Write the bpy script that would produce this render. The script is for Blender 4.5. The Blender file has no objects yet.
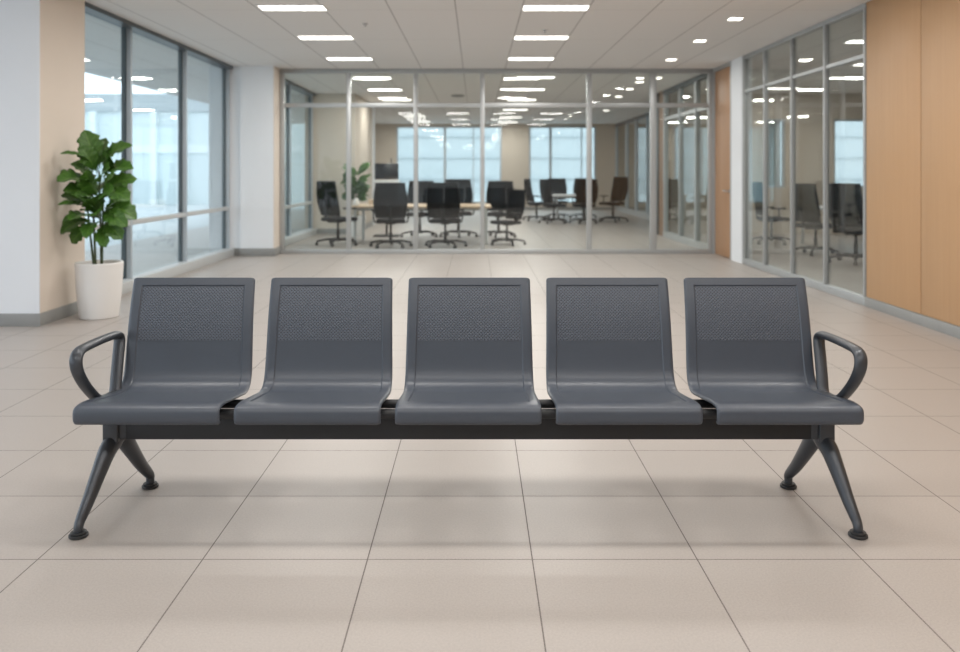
import bpy, bmesh, math, random
from mathutils import Vector, Matrix

C = bpy.context.scene.collection
PI = math.pi
H = 3.19            # ceiling height
CAM = 1.41          # eye height

# ------------------------------------------------------------------ materials
def new_mat(name):
    m = bpy.data.materials.new(name)
    m.use_nodes = True
    nt = m.node_tree
    return m, nt, nt.nodes['Principled BSDF']

def N(nt, kind, **kw):
    n = nt.nodes.new(kind)
    for k, v in kw.items():
        setattr(n, k, v)
    return n

def math_node(nt, op, a, b=None, c=None):
    n = N(nt, 'ShaderNodeMath', operation=op)
    for i, v in enumerate((a, b, c)):
        if v is None:
            continue
        if hasattr(v, 'is_output'):
            nt.links.new(v, n.inputs[i])
        else:
            n.inputs[i].default_value = v
    return n.outputs[0]

def mix_col(nt, fac, a, b, blend='MIX'):
    n = N(nt, 'ShaderNodeMix', data_type='RGBA', blend_type=blend)
    for idx, v in ((0, fac), (6, a), (7, b)):
        if hasattr(v, 'is_output'):
            nt.links.new(v, n.inputs[idx])
        elif idx == 0:
            n.inputs[0].default_value = v
        else:
            n.inputs[idx].default_value = (*v, 1)
    return n.outputs[2]

def plain(name, col, rough=0.5, metal=0.0, var=0.06, scale=20, bump=0.0, bscale=200, spec=0.5):
    m, nt, p = new_mat(name)
    tc = N(nt, 'ShaderNodeTexCoord')
    nz = N(nt, 'ShaderNodeTexNoise'); nz.inputs['Scale'].default_value = scale
    nt.links.new(tc.outputs['Object'], nz.inputs['Vector'])
    c = mix_col(nt, nz.outputs['Fac'], tuple(v*(1-var) for v in col), tuple(min(1, v*(1+var)) for v in col))
    nt.links.new(c, p.inputs['Base Color'])
    p.inputs['Roughness'].default_value = rough
    p.inputs['Metallic'].default_value = metal
    p.inputs['Specular IOR Level'].default_value = spec
    if bump > 0:
        n2 = N(nt, 'ShaderNodeTexNoise'); n2.inputs['Scale'].default_value = bscale
        nt.links.new(tc.outputs['Object'], n2.inputs['Vector'])
        b = N(nt, 'ShaderNodeBump'); b.inputs['Strength'].default_value = bump
        b.inputs['Distance'].default_value = 0.002
        nt.links.new(n2.outputs['Fac'], b.inputs['Height'])
        nt.links.new(b.outputs['Normal'], p.inputs['Normal'])
    return m

def glass_mat(name, tint, refl=1.0):
    m, nt, p = new_mat(name)
    nt.nodes.remove(p)
    out = nt.nodes['Material Output']
    tr = N(nt, 'ShaderNodeBsdfTransparent'); tr.inputs['Color'].default_value = (*tint, 1)
    gl = N(nt, 'ShaderNodeBsdfGlossy'); gl.inputs['Roughness'].default_value = 0.01
    lw = N(nt, 'ShaderNodeLayerWeight'); lw.inputs['Blend'].default_value = 0.5
    f5 = math_node(nt, 'POWER', lw.outputs['Facing'], 5.0)
    fr = math_node(nt, 'MULTIPLY_ADD', f5, 0.95*refl, 0.045*refl)
    mx = N(nt, 'ShaderNodeMixShader')
    nt.links.new(fr, mx.inputs[0])
    nt.links.new(tr.outputs[0], mx.inputs[1]); nt.links.new(gl.outputs[0], mx.inputs[2])
    nt.links.new(mx.outputs[0], out.inputs['Surface'])
    return m

def emit_mat(name, col, strength):
    m, nt, p = new_mat(name)
    p.inputs['Base Color'].default_value = (0.9, 0.9, 0.88, 1)
    p.inputs['Emission Color'].default_value = (*col, 1)
    p.inputs['Emission Strength'].default_value = strength
    return m

def floor_mat():
    m, nt, p = new_mat('porcelain_tile')
    tc = N(nt, 'ShaderNodeTexCoord')
    sep = N(nt, 'ShaderNodeSeparateXYZ'); nt.links.new(tc.outputs['Object'], sep.inputs[0])
    def cell(o, off):
        return math_node(nt, 'DIVIDE', math_node(nt, 'SUBTRACT', o, off), 0.6)
    cx = cell(sep.outputs['X'], 0.205); cy = cell(sep.outputs['Y'], 3.068)
    def line(c):
        fr = math_node(nt, 'FRACT', math_node(nt, 'ADD', c, 100.0))
        d = math_node(nt, 'MINIMUM', fr, math_node(nt, 'SUBTRACT', 1.0, fr))
        return math_node(nt, 'LESS_THAN', d, 0.0021/0.6)
    grout = math_node(nt, 'MAXIMUM', line(cx), line(cy))
    ids = N(nt, 'ShaderNodeCombineXYZ')
    nt.links.new(math_node(nt, 'FLOOR', cx), ids.inputs[0]); nt.links.new(math_node(nt, 'FLOOR', cy), ids.inputs[1])
    wn = N(nt, 'ShaderNodeTexWhiteNoise', noise_dimensions='3D'); nt.links.new(ids.outputs[0], wn.inputs['Vector'])
    n1 = N(nt, 'ShaderNodeTexNoise'); n1.inputs['Scale'].default_value = 130; n1.inputs['Detail'].default_value = 3; n1.inputs['Roughness'].default_value = 0.75
    n2 = N(nt, 'ShaderNodeTexNoise'); n2.inputs['Scale'].default_value = 5; n2.inputs['Detail'].default_value = 4
    for n in (n1, n2): nt.links.new(tc.outputs['Object'], n.inputs['Vector'])
    base = mix_col(nt, n1.outputs['Fac'], FLOOR_A, FLOOR_B)
    base = mix_col(nt, math_node(nt, 'MULTIPLY', n2.outputs['Fac'], 0.25), base, FLOOR_C)
    base = mix_col(nt, math_node(nt, 'MULTIPLY', wn.outputs['Value'], 0.16), base, FLOOR_C)
    col = mix_col(nt, grout, base, (0.12, 0.105, 0.095))
    nt.links.new(col, p.inputs['Base Color'])
    r = math_node(nt, 'MULTIPLY_ADD', n1.outputs['Fac'], 0.10, 0.36)
    r = math_node(nt, 'MAXIMUM', r, math_node(nt, 'MULTIPLY', grout, 0.8))
    nt.links.new(r, p.inputs['Roughness'])
    b = N(nt, 'ShaderNodeBump'); b.inputs['Strength'].default_value = 0.5; b.inputs['Distance'].default_value = 0.002
    hgt = math_node(nt, 'SUBTRACT', math_node(nt, 'MULTIPLY', n1.outputs['Fac'], 0.06), grout)
    nt.links.new(hgt, b.inputs['Height']); nt.links.new(b.outputs['Normal'], p.inputs['Normal'])
    return m

FLOOR_A, FLOOR_B, FLOOR_C = (0.265, 0.240, 0.221), (0.520, 0.472, 0.436), (0.345, 0.315, 0.292)

def ceiling_mat():
    m, nt, p = new_mat('ceiling_panels')
    tc = N(nt, 'ShaderNodeTexCoord')
    sep = N(nt, 'ShaderNodeSeparateXYZ'); nt.links.new(tc.outputs['Object'], sep.inputs[0])
    def line(o, off, size, w):
        c = math_node(nt, 'DIVIDE', math_node(nt, 'SUBTRACT', o, off), size)
        fr = math_node(nt, 'FRACT', math_node(nt, 'ADD', c, 100.0))
        d = math_node(nt, 'MINIMUM', fr, math_node(nt, 'SUBTRACT', 1.0, fr))
        return math_node(nt, 'LESS_THAN', d, w/size)
    lx = line(sep.outputs['X'], 0.5, 0.72, 0.006)
    ly = math_node(nt, 'MULTIPLY', line(sep.outputs['Y'], 9.25, 2.07, 0.005), 0.5)
    seam = math_node(nt, 'MAXIMUM', lx, ly)
    col = mix_col(nt, seam, (0.74, 0.73, 0.72), (0.36, 0.35, 0.345))
    nt.links.new(col, p.inputs['Base Color'])
    p.inputs['Roughness'].default_value = 0.8
    p.inputs['Specular IOR Level'].default_value = 0.2
    n = N(nt, 'ShaderNodeTexNoise'); n.inputs['Scale'].default_value = 90
    nt.links.new(tc.outputs['Object'], n.inputs['Vector'])
    b = N(nt, 'ShaderNodeBump'); b.inputs['Strength'].default_value = 0.1; b.inputs['Distance'].default_value = 0.002
    nt.links.new(n.outputs['Fac'], b.inputs['Height']); nt.links.new(b.outputs['Normal'], p.inputs['Normal'])
    return m

def wood_mat(name, a, b):
    m, nt, p = new_mat(name)
    tc = N(nt, 'ShaderNodeTexCoord')
    mp = N(nt, 'ShaderNodeMapping'); mp.inputs['Scale'].default_value = (34, 34, 0.7)
    nt.links.new(tc.outputs['Object'], mp.inputs['Vector'])
    n1 = N(nt, 'ShaderNodeTexNoise'); n1.inputs['Scale'].default_value = 1.0; n1.inputs['Detail'].default_value = 6
    n1.inputs['Distortion'].default_value = 0.6
    nt.links.new(mp.outputs[0], n1.inputs['Vector'])
    mp2 = N(nt, 'ShaderNodeMapping'); mp2.inputs['Scale'].default_value = (260, 260, 3)
    nt.links.new(tc.outputs['Object'], mp2.inputs['Vector'])
    n2 = N(nt, 'ShaderNodeTexNoise'); n2.inputs['Scale'].default_value = 1.0
    nt.links.new(mp2.outputs[0], n2.inputs['Vector'])
    c = mix_col(nt, n1.outputs['Fac'], a, b)
    c = mix_col(nt, math_node(nt, 'MULTIPLY', n2.outputs['Fac'], 0.35), c, tuple(v*0.72 for v in a))
    nt.links.new(c, p.inputs['Base Color'])
    p.inputs['Roughness'].default_value = 0.45
    p.inputs['Specular IOR Level'].default_value = 0.35
    return m

def perforated_mat():
    m, nt, p = new_mat('perforated_sheet')
    tc = N(nt, 'ShaderNodeTexCoord')
    sep = N(nt, 'ShaderNodeSeparateXYZ'); nt.links.new(tc.outputs['UV'], sep.inputs[0])
    S = 0.0150
    def dots(ox, oy):
        def f(o, off):
            t = math_node(nt, 'FRACT', math_node(nt, 'ADD', math_node(nt, 'DIVIDE', o, S), 50.0+off))
            return math_node(nt, 'SUBTRACT', t, 0.5)
        fx, fy = f(sep.outputs['X'], ox), f(sep.outputs['Y'], oy)
        r = math_node(nt, 'SQRT', math_node(nt, 'ADD', math_node(nt, 'MULTIPLY', fx, fx), math_node(nt, 'MULTIPLY', fy, fy)))
        mr = N(nt, 'ShaderNodeMapRange'); mr.inputs['From Min'].default_value = 0.14; mr.inputs['From Max'].default_value = 0.26
        mr.inputs['To Min'].default_value = 1; mr.inputs['To Max'].default_value = 0
        nt.links.new(r, mr.inputs['Value'])
        return mr.outputs[0]
    hole = math_node(nt, 'MAXIMUM', dots(0, 0), dots(0.5, 0.5))
    col = mix_col(nt, hole, tuple(v*1.42 for v in SEAT_COL), (0.034, 0.036, 0.043))
    nt.links.new(col, p.inputs['Base Color'])
    p.inputs['Roughness'].default_value = 0.42
    b = N(nt, 'ShaderNodeBump'); b.inputs['Strength'].default_value = 0.7; b.inputs['Distance'].default_value = 0.003
    b.invert = True
    nt.links.new(hole, b.inputs['Height']); nt.links.new(b.outputs['Normal'], p.inputs['Normal'])
    return m

def mesh_fabric_mat():
    m, nt, p = new_mat('chair_mesh_fabric')
    out = nt.nodes['Material Output']
    p.inputs['Base Color'].default_value = (0.012, 0.013, 0.015, 1)
    p.inputs['Roughness'].default_value = 0.8
    p.inputs['Specular IOR Level'].default_value = 0.12
    tr = N(nt, 'ShaderNodeBsdfTransparent')
    tc = N(nt, 'ShaderNodeTexCoord')
    wv = N(nt, 'ShaderNodeTexChecker'); wv.inputs['Scale'].default_value = 500
    nt.links.new(tc.outputs['Object'], wv.inputs['Vector'])
    mx = N(nt, 'ShaderNodeMixShader')
    nt.links.new(math_node(nt, 'MULTIPLY', wv.outputs['Fac'], 0.22), mx.inputs[0])
    nt.links.new(p.outputs[0], mx.inputs[1]); nt.links.new(tr.outputs[0], mx.inputs[2])
    nt.links.new(mx.outputs[0], out.inputs['Surface'])
    return m

def leaf_mat(name, a, b):
    m, nt, p = new_mat(name)
    tc = N(nt, 'ShaderNodeTexCoord')
    n1 = N(nt, 'ShaderNodeTexNoise'); n1.inputs['Scale'].default_value = 9
    nt.links.new(tc.outputs['Object'], n1.inputs['Vector'])
    sep = N(nt, 'ShaderNodeSeparateXYZ'); nt.links.new(tc.outputs['UV'], sep.inputs[0])
    rib = math_node(nt, 'LESS_THAN', math_node(nt, 'ABSOLUTE', math_node(nt, 'SUBTRACT', sep.outputs['X'], 0.5)), 0.03)
    vein = math_node(nt, 'SINE', math_node(nt, 'ADD', math_node(nt, 'MULTIPLY', sep.outputs['Y'], 50.0),
              math_node(nt, 'MULTIPLY', math_node(nt, 'ABSOLUTE', math_node(nt, 'SUBTRACT', sep.outputs['X'], 0.5)), -22.0)))
    vein = math_node(nt, 'GREATER_THAN', vein, 0.93)
    c = mix_col(nt, n1.outputs['Fac'], a, b)
    c = mix_col(nt, math_node(nt, 'MULTIPLY', math_node(nt, 'MAXIMUM', rib, vein), 0.45), c, (0.16, 0.30, 0.06))
    nt.links.new(c, p.inputs['Base Color'])
    p.inputs['Roughness'].default_value = 0.38
    p.inputs['Specular IOR Level'].default_value = 0.4
    return m

SEAT_COL = (0.063, 0.075, 0.096)
M = {
    'floor': floor_mat(), 'ceiling': ceiling_mat(),
    'white_paint': plain('white_paint', (0.755, 0.775, 0.80), 0.7, var=0.015, scale=2, bump=0.06, bscale=120, spec=0.25),
    'beige_side': plain('beige_side', (0.70, 0.625, 0.55), 0.75, var=0.02, scale=2, bump=0.05, bscale=120, spec=0.2),  # warmer tone for the side faces of the piers
    'beige_wall': plain('beige_wall', (0.56, 0.50, 0.43), 0.75, var=0.02, scale=2, spec=0.2),
    'skirting': plain('skirting_grey', (0.27, 0.275, 0.27), 0.5, var=0.08, scale=8),
    'alu': plain('satin_aluminium', (0.44, 0.455, 0.46), 0.38, 0.35, var=0.03, scale=6),
    'alu_mid': plain('grey_aluminium', (0.40, 0.415, 0.42), 0.4, 0.3, var=0.03, scale=6),
    'alu_dark': plain('dark_aluminium', (0.10, 0.115, 0.125), 0.4, 0.3, var=0.04, scale=6),
    'mullion': plain('window_mullion', (0.46, 0.52, 0.57), 0.42, 0.2, var=0.03, scale=6),
    'sill': plain('pale_sill', (0.50, 0.52, 0.525), 0.45, var=0.03, scale=6),
    'seal': plain('black_gasket', (0.07, 0.095, 0.11), 0.6),
    'glass': glass_mat('partition_glass', (0.935, 0.958, 0.948)),
    'wglass': glass_mat('window_glass', (0.93, 0.968, 0.972)),
    'wood': wood_mat('oak_veneer', (0.445, 0.265, 0.138), (0.53, 0.33, 0.18)),
    'wood_door': wood_mat('door_veneer', (0.40, 0.225, 0.125), (0.48, 0.285, 0.165)),
    'wood_dark': wood_mat('walnut_veneer', (0.24, 0.15, 0.095), (0.30, 0.19, 0.12)),
    'table_wood': wood_mat('table_laminate', (0.60, 0.46, 0.33), (0.66, 0.52, 0.38)),
    'table_white': plain('white_laminate', (0.75, 0.76, 0.77), 0.4, var=0.02),
    'seat': plain('slate_moulded_seat', SEAT_COL, 0.36, var=0.05, scale=120, bump=0.12, bscale=420),
    'beam': plain('black_powder_coat', (0.020, 0.021, 0.024), 0.55, 0.0, var=0.1, scale=60),
    'legs': plain('anthracite_cast_metal', (0.058, 0.064, 0.074), 0.36, 0.35, var=0.06, scale=60, bump=0.05, bscale=500),
    'rubber': plain('black_rubber', (0.022, 0.023, 0.025), 0.5, var=0.1),
    'black': plain('black_plastic', (0.014, 0.015, 0.017), 0.5, var=0.1, spec=0.3),
    'blackfabric': plain('black_seat_fabric', (0.02, 0.021, 0.024), 0.8, var=0.15, scale=60, spec=0.2),
    'screen': plain('dark_screen', (0.012, 0.013, 0.016), 0.2, var=0.05),
    'chrome': plain('brushed_steel', (0.62, 0.62, 0.62), 0.25, 0.9, var=0.02),
    'pot': plain('white_ceramic', (0.76, 0.755, 0.74), 0.5, var=0.02, scale=5),
    'soil': plain('potting_soil', (0.05, 0.035, 0.025), 0.95, var=0.5, scale=60, bump=0.8, bscale=80),
    'leaf': leaf_mat('green_leaf', (0.026, 0.085, 0.012), (0.075, 0.18, 0.024)),
    'leaf2': leaf_mat('olive_leaf', (0.030, 0.075, 0.020), (0.07, 0.14, 0.04)),
    'stem': plain('green_stem', (0.05, 0.075, 0.025), 0.6, var=0.3, scale=40),
    'trimwhite': plain('white_enamel', (0.8, 0.8, 0.79), 0.4, var=0.02),
    'lamp': emit_mat('lamp_diffuser', (1.0, 0.95, 0.88), 5.0),
    'spot': emit_mat('spot_diffuser', (1.0, 0.93, 0.84), 6.0),
    'perf': perforated_mat(), 'meshfab': mesh_fabric_mat(),
    'ground': plain('pale_paving', (0.55, 0.59, 0.60), 0.8, var=0.06, scale=0.6),
    'soffit': plain('canopy_soffit', (0.66, 0.74, 0.78), 0.6, var=0.03, scale=1),
    'facade': plain('teal_glazing', (0.68, 0.76, 0.775), 0.4, var=0.08, scale=0.35),
    'facade_grey': plain('grey_spandrel', (0.42, 0.47, 0.49), 0.5, var=0.08, scale=0.5),
    'facade_fin': plain('pale_fin', (0.78, 0.84, 0.85), 0.5, var=0.04, scale=1),
    'tower': plain('pale_cladding', (0.63, 0.66, 0.67), 0.5, var=0.03, scale=0.3),
    'tower_band': plain('pale_band', (0.60, 0.635, 0.65), 0.5, var=0.03, scale=0.3),
}

# ------------------------------------------------------------------ mesh helpers
class MB:
    """collects shapes, then links them as ONE mesh object"""
    def __init__(self):
        self.bm = bmesh.new()
    def box(self, lo, hi, bevel=0.0, seg=2, mi=0):
        lo, hi = Vector(lo), Vector(hi)
        c, s = (lo+hi)/2, hi-lo
        r = bmesh.ops.create_cube(self.bm, size=1.0, matrix=Matrix.Translation(c) @ Matrix.Diagonal((*s, 1)))
        vs = r['verts']
        fs = {f for v in vs for f in v.link_faces}
        for f in fs: f.material_index = mi
        if bevel > 0:
            es = list({e for v in vs for e in v.link_edges})
            bmesh.ops.bevel(self.bm, geom=es, offset=bevel, segments=seg, profile=0.5, affect='EDGES', material=-1)
        return self
    def tube(self, pts, rad, seg=12, flat=None, up=Vector((0, 0, 1)), closed=False):
        """sweep an ellipse along pts; rad = number or list of (ra, rb); ra lies along side, rb along the other"""
        pts = [Vector(p) for p in pts]
        n = len(pts)
        rads = rad if isinstance(rad, (list, tuple)) and isinstance(rad[0], (list, tuple)) else [
            ((r, r) if not isinstance(r, (list, tuple)) else r) for r in (rad if isinstance(rad, list) else [rad]*n)]
        rings = []
        for i, p in enumerate(pts):
            if closed: t = pts[(i+1) % n]-pts[i-1]
            elif i == 0: t = pts[1]-pts[0]
            elif i == n-1: t = pts[-1]-pts[-2]
            else: t = (pts[i+1]-p).normalized()+(p-pts[i-1]).normalized()
            t.normalize()
            side = flat.copy() if flat is not None else t.cross(up)
            if side.length < 1e-4: side = t.cross(Vector((0, 1, 0)))
            side = (side - t*side.dot(t)).normalized()
            oth = t.cross(side).normalized()
            ra, rb = rads[i]
            ring = []
            for k in range(seg):
                a = 2*PI*k/seg
                ring.append(self.bm.verts.new(p+side*(ra*math.cos(a))+oth*(rb*math.sin(a))))
            rings.append(ring)
        m = n if closed else n-1
        for i in range(m):
            A, B = rings[i], rings[(i+1) % n]
            for k in range(seg):
                self.bm.faces.new((A[k], A[(k+1) % seg], B[(k+1) % seg], B[k]))
        if not closed:
            self.bm.faces.new(list(reversed(rings[0]))); self.bm.faces.new(rings[-1])
        return self
    def lathe(self, prof, c=(0, 0, 0), seg=40, cap=True):
        c = Vector(c); rings = []
        for r, z in prof:
            rings.append([self.bm.verts.new(c+Vector((r*math.cos(2*PI*k/seg), r*math.sin(2*PI*k/seg), z))) for k in range(seg)])
        for A, B in zip(rings, rings[1:]):
            for k in range(seg):
                self.bm.faces.new((A[k], A[(k+1) % seg], B[(k+1) % seg], B[k]))
        if cap:
            self.bm.faces.new(list(reversed(rings[0]))); self.bm.faces.new(rings[-1])
        return self
    def build(self, name, mats, parent=None, loc=None, smooth=30):
        bmesh.ops.recalc_face_normals(self.bm, faces=self.bm.faces[:])
        me = bpy.data.meshes.new(name)
        self.bm.to_mesh(me); self.bm.free()
        return link(name, me, mats, parent, loc, smooth)

def link(name, me, mats, parent=None, loc=None, smooth=30):
    for m in (mats if isinstance(mats, (list, tuple)) else [mats]):
        me.materials.append(m)
    if smooth:
        me.shade_smooth()
        me.set_sharp_from_angle(angle=math.radians(smooth))
    o = bpy.data.objects.new(name, me)
    C.objects.link(o)
    if parent is not None: o.parent = parent
    if loc is not None: o.location = loc
    return o

def tag(o, label, cat, group=None):
    o['label'] = label; o['category'] = cat
    if group: o['group'] = group
    return o

def thing(name, label, cat, loc=(0, 0, 0), rz=0.0, group=None):
    o = bpy.data.objects.new(name, None); C.objects.link(o)
    o.empty_display_size = 0.1
    o.location = loc; o.rotation_euler = (0, 0, rz)
    return tag(o, label, cat, group)

def struct_root(name, loc=(0, 0, 0)):
    o = bpy.data.objects.new(name, None); C.objects.link(o)
    o.location = loc; o['kind'] = 'structure'
    return o

def struct(name, mb, mats, loc=None, smooth=30):
    o = mb.build(name, mats, None, loc, smooth); o['kind'] = 'structure'
    return o

def children(o):
    return [c for c in bpy.data.objects if c.parent == o]

def dup(root, loc, rz, label, group=None, scale=1.0):
    r = root.copy(); C.objects.link(r)
    r.location = loc; r.rotation_euler = (0, 0, rz); r.scale = (scale,)*3
    r['label'] = label
    if group: r['group'] = group
    for ch in children(root):
        c = ch.copy(); C.objects.link(c); c.parent = r
        for g in children(ch):
            d = g.copy(); C.objects.link(d); d.parent = c
    return r

def part_box(name, lo, hi, mat, parent, bevel=0.0):
    return MB().box(lo, hi, bevel).build(name, mat, parent)

# ------------------------------------------------------------------ the setting
YB, YF = -6.0, 31.2           # room from behind the camera to the far wall
struct('floor', MB().box((-7.0, YB, -0.12), (9.6, YF+0.3, 0.0)), M['floor'], smooth=0)
struct('ceiling', MB().box((-7.0, YB, H), (9.6, YF+0.3, H+0.2)), M['ceiling'], smooth=0)

struct('wall_behind', MB().box((-7.0, YB-0.2, 0), (4.26, YB, H)), M['white_paint'])  # unseen wall closing the room, keeps open sky out of the glass reflections
# near left pier: white face to the hall, beige side towards the windows
mb = MB().box((-7.0, 7.72, 0), (-4.02, 8.62, H)); mb.box((-4.02, 7.72, 0), (-4.0, 7.735, H)); mb.box((-4.02, 7.735, 0), (-4.0, 8.62, H), mi=1)
struct('wall_left', mb, [M['white_paint'], M['beige_side']])
mb = MB().box((-7.0, 7.695, 0), (-3.978, 7.719, 0.115), 0.003); mb.box((-3.999, 7.719, 0), (-3.978, 8.62, 0.115), 0.003)
struct('baseboard_left', mb, M['skirting'])

# left glazing of the hall
def glazing(name, x, ys, rail, post_depth=0.055, glass=None, wid=0.05, head=0.05):
    """window wall in the plane X = x running along Y, posts at the given Y"""
    r = struct_root(name, (x, ys[0], 0))
    y0, L = ys[0], ys[-1]-ys[0]+0.005
    part_box('sill', (-0.06, 0, 0.0), (0.14, L, 0.13), M['sill'], r, 0.006)
    part_box('window_head', (-0.06, 0, H-head), (0.12, L, H), M['alu_dark'], r)
    for y in ys:
        t = y-y0
        part_box('mullion', (-0.05, t-wid/2, 0.13), (post_depth, t+wid/2, H-head), M['mullion'], r, 0.004)
        part_box('gasket', (-0.052, t-wid/2-0.022, 0.13), (0.002, t-wid/2, H-head), M['seal'], r)
    for a, b in zip(ys, ys[1:]):
        part_box('transom', (-0.03, a-y0+wid/2, rail-0.03), (0.06, b-y0-wid/2-0.022, rail+0.03), M['sill'], r, 0.004)
        part_box('glass_pane', (-0.014, a-y0+wid/2, 0.13), (-0.004, b-y0-wid/2-0.022, H-head), glass or M['wglass'], r)
    return r
glazing('window_1', -4.2, [8.68, 10.15, 12.08, 14.165], 0.80)

# far left pier beside the glass partition
mb = MB().box((-4.5, 14.2, 0), (-3.96, 14.62, H)); mb.box((-3.96, 14.15, 0), (-3.40, 14.62, H))
mb.box((-3.40, 14.1505, 0), (-3.385, 14.62, H), mi=1)
struct('wall_left_pier', mb, [M['white_paint'], M['beige_side']])
mb = MB().box((-4.1, 14.178, 0), (-3.975, 14.199, 0.13), 0.003); mb.box((-3.975, 14.128, 0), (-3.365, 14.149, 0.13), 0.003)
mb.box((-3.384, 14.149, 0), (-3.365, 14.52, 0.13), 0.003)
struct('baseboard_left_pier', mb, M['skirting'])

# glass partition across the hall
PY = 14.58
r = struct_root('wall_back_partition', (-3.38, PY, 0))
X0 = -3.38; X1 = 4.09
part_box('bottom_rail', (0, -0.05, 0), (X1-X0, 0.05, 0.075), M['alu'], r, 0.004)
part_box('head_rail', (0, -0.05, H-0.075), (X1-X0, 0.05, H), M['alu_mid'], r, 0.004)
part_box('transom', (0, -0.035, 2.525), (X1-X0, 0.035, 2.60), M['alu'], r, 0.004)
px = [(-3.345, .07), (-2.20, .075), (-1.04, .075), (0.11, .075), (1.955, .085), (3.06, .11), (4.05, .08)]
for x, w in px:
    part_box('mullion', (x-w/2-X0, -0.045, 0.075), (x+w/2-X0, 0.045, H-0.075), M['alu'], r, 0.005)
for (a, wa), (b, wb) in zip(px, px[1:]):
    part_box('glass_pane', (a+wa/2-X0, -0.005, 0.075), (b-wb/2-X0, 0.005, 2.525), M['glass'], r)
    part_box('glass_pane', (a+wa/2-X0, -0.005, 2.60), (b-wb/2-X0, 0.005, H-0.075), M['glass'], r)

# right wall: oak panels, glazed meeting room, white pier, door
RX = 4.1
r = struct_root('wall_right', (RX, 0, 0))
part_box('wall_core', (0.03, YB, 0), (0.16, 8.86, H), M['alu_dark'], r)
y = 8.86
while y > YB:
    part_box('wood_panel', (0.0, max(YB, y-1.085), 0.10), (0.03, y-0.006, H), M['wood'], r, 0.002)
    y -= 1.09
struct('baseboard_right', MB().box((4.085, YB, 0), (4.129, 8.86, 0.098), 0.002), M['skirting'])

r = struct_root('wall_right_glazed', (RX, 8.87, 0))
ys = [8.90, 9.93, 10.97, 12.01, 12.93]
L = ys[-1]-8.87+0.03
part_box('bottom_rail', (-0.006, 0, 0), (0.08, L, 0.09), M['alu_mid'], r, 0.004)
part_box('head_rail', (-0.006, 0, H-0.05), (0.08, L, H), M['alu_mid'], r, 0.004)
part_box('transom', (0.01, 0, 2.62), (0.06, L, 2.665), M['alu'], r, 0.004)
for y in ys:
    part_box('mullion', (-0.006, y-8.87-0.022, 0.09), (0.052, y-8.87+0.022, H-0.05), M['alu_mid'], r, 0.004)
for a, b in zip(ys, ys[1:]):
    part_box('glass_pane', (0.035, a-8.87+0.022, 0.09), (0.045, b-8.87-0.022, 2.62), M['glass'], r)
    part_box('glass_pane', (0.035, a-8.87+0.022, 2.665), (0.045, b-8.87-0.022, H-0.05), M['glass'], r)
struct('wall_right_pier', MB().box((4.09, 12.97, 0), (4.25, 13.5, H)), M['white_paint'])

r = struct_root('door_1', (RX, 13.5, 0))
mb = MB().box((-0.012, 0, 0), (0.12, 0.07, H)); mb.box((-0.012, 0.99, 0), (0.12, 1.06, H)); mb.box((-0.012, 0.07, H-0.06), (0.12, 0.99, H))
mb.build('door_frame', M['alu'], r)
d = part_box('door_leaf', (0.01, 0.075, 0.01), (0.055, 0.985, H-0.065), M['wood_door'], r, 0.003)
mb = MB().tube([(0.01, 0.17, 1.10), (-0.05, 0.17, 1.10)], 0.012); mb.tube([(-0.045, 0.165, 1.10), (-0.045, 0.32, 1.10)], 0.011)
mb.tube([(0.012, 0.17, 1.10), (0.0, 0.17, 1.10)], 0.028, 20)
mb.build('door_handle', M['chrome'], d)

# right side beyond the partition: more glazing, an oak return, then the wall steps outwards
r = struct_root('wall_right_rear_glazed', (RX, 14.66, 0))
ys = [14.70, 15.75, 17.0, 18.38]
L = 18.45-14.66
part_box('bottom_rail', (-0.01, 0, 0), (0.09, L, 0.12), M['alu'], r)
part_box('head_rail', (-0.01, 0, H-0.09), (0.09, L, H), M['alu_dark'], r)
part_box('transom', (0.01, 0, 2.53), (0.07, L, 2.60), M['alu'], r)
for y in ys:
    part_box('mullion', (-0.01, y-14.66-0.035, 0.12), (0.09, y-14.66+0.035, H-0.09), M['alu'], r)
for a, b in zip(ys, ys[1:]):
    part_box('glass_pane', (0.035, a-14.66+0.035, 0.12), (0.045, b-14.66-0.035, 2.53), M['glass'], r)
    part_box('glass_pane', (0.035, a-14.66+0.035, 2.60), (0.045, b-14.66-0.035, H-0.09), M['glass'], r)
mb = MB().box((4.1, 18.46, 0), (4.26, 18.9, H))
struct('wall_right_return', mb, M['wood_dark'])
struct('trim_1', MB().box((4.08, 18.9, 0), (4.28, 19.25, H)), M['alu_dark'])
# back wall of the meeting room with two windows
mb = MB()
for a, b in ((4.28, 6.55), (7.05, 8.15), (9.0, 9.6)):
    mb.box((a, 19.2, 0), (b, 19.4, H))
for a, b in ((6.55, 7.05), (8.15, 9.0)):
    mb.box((a, 19.2, 0), (b, 19.4, 1.05)); mb.box((a, 19.2, 2.62), (b, 19.4, H))
struct('wall_meeting_room', mb, M['beige_wall'])
for n, (a, b) in enumerate(((6.55, 7.05), (8.15, 9.0))):
    r = struct_root('window_%d' % (5+n), (a, 19.28, 1.05))
    w, h = b-a, 1.57
    mb = MB().box((0, -.03, 0), (w, .03, .05)); mb.box((0, -.03, h-.05), (w, .03, h))
    mb.box((0, -.03, .05), (.05, .03, h-.05)); mb.box((w-.05, -.03, .05), (w, .03, h-.05))
    mb.build('window_frame', M['mullion'], r)
    part_box('glass_pane', (.05, -.005, .05), (w-.05, .005, h-.05), M['wglass'], r)
struct('wall_meeting_side', MB().box((9.45, 8.0, 0), (9.6, 19.2, H)), M['beige_wall'])
struct('wall_meeting_front', MB().box((4.26, 8.0, 0), (9.45, 8.12, H)), M['beige_wall'])
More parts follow.
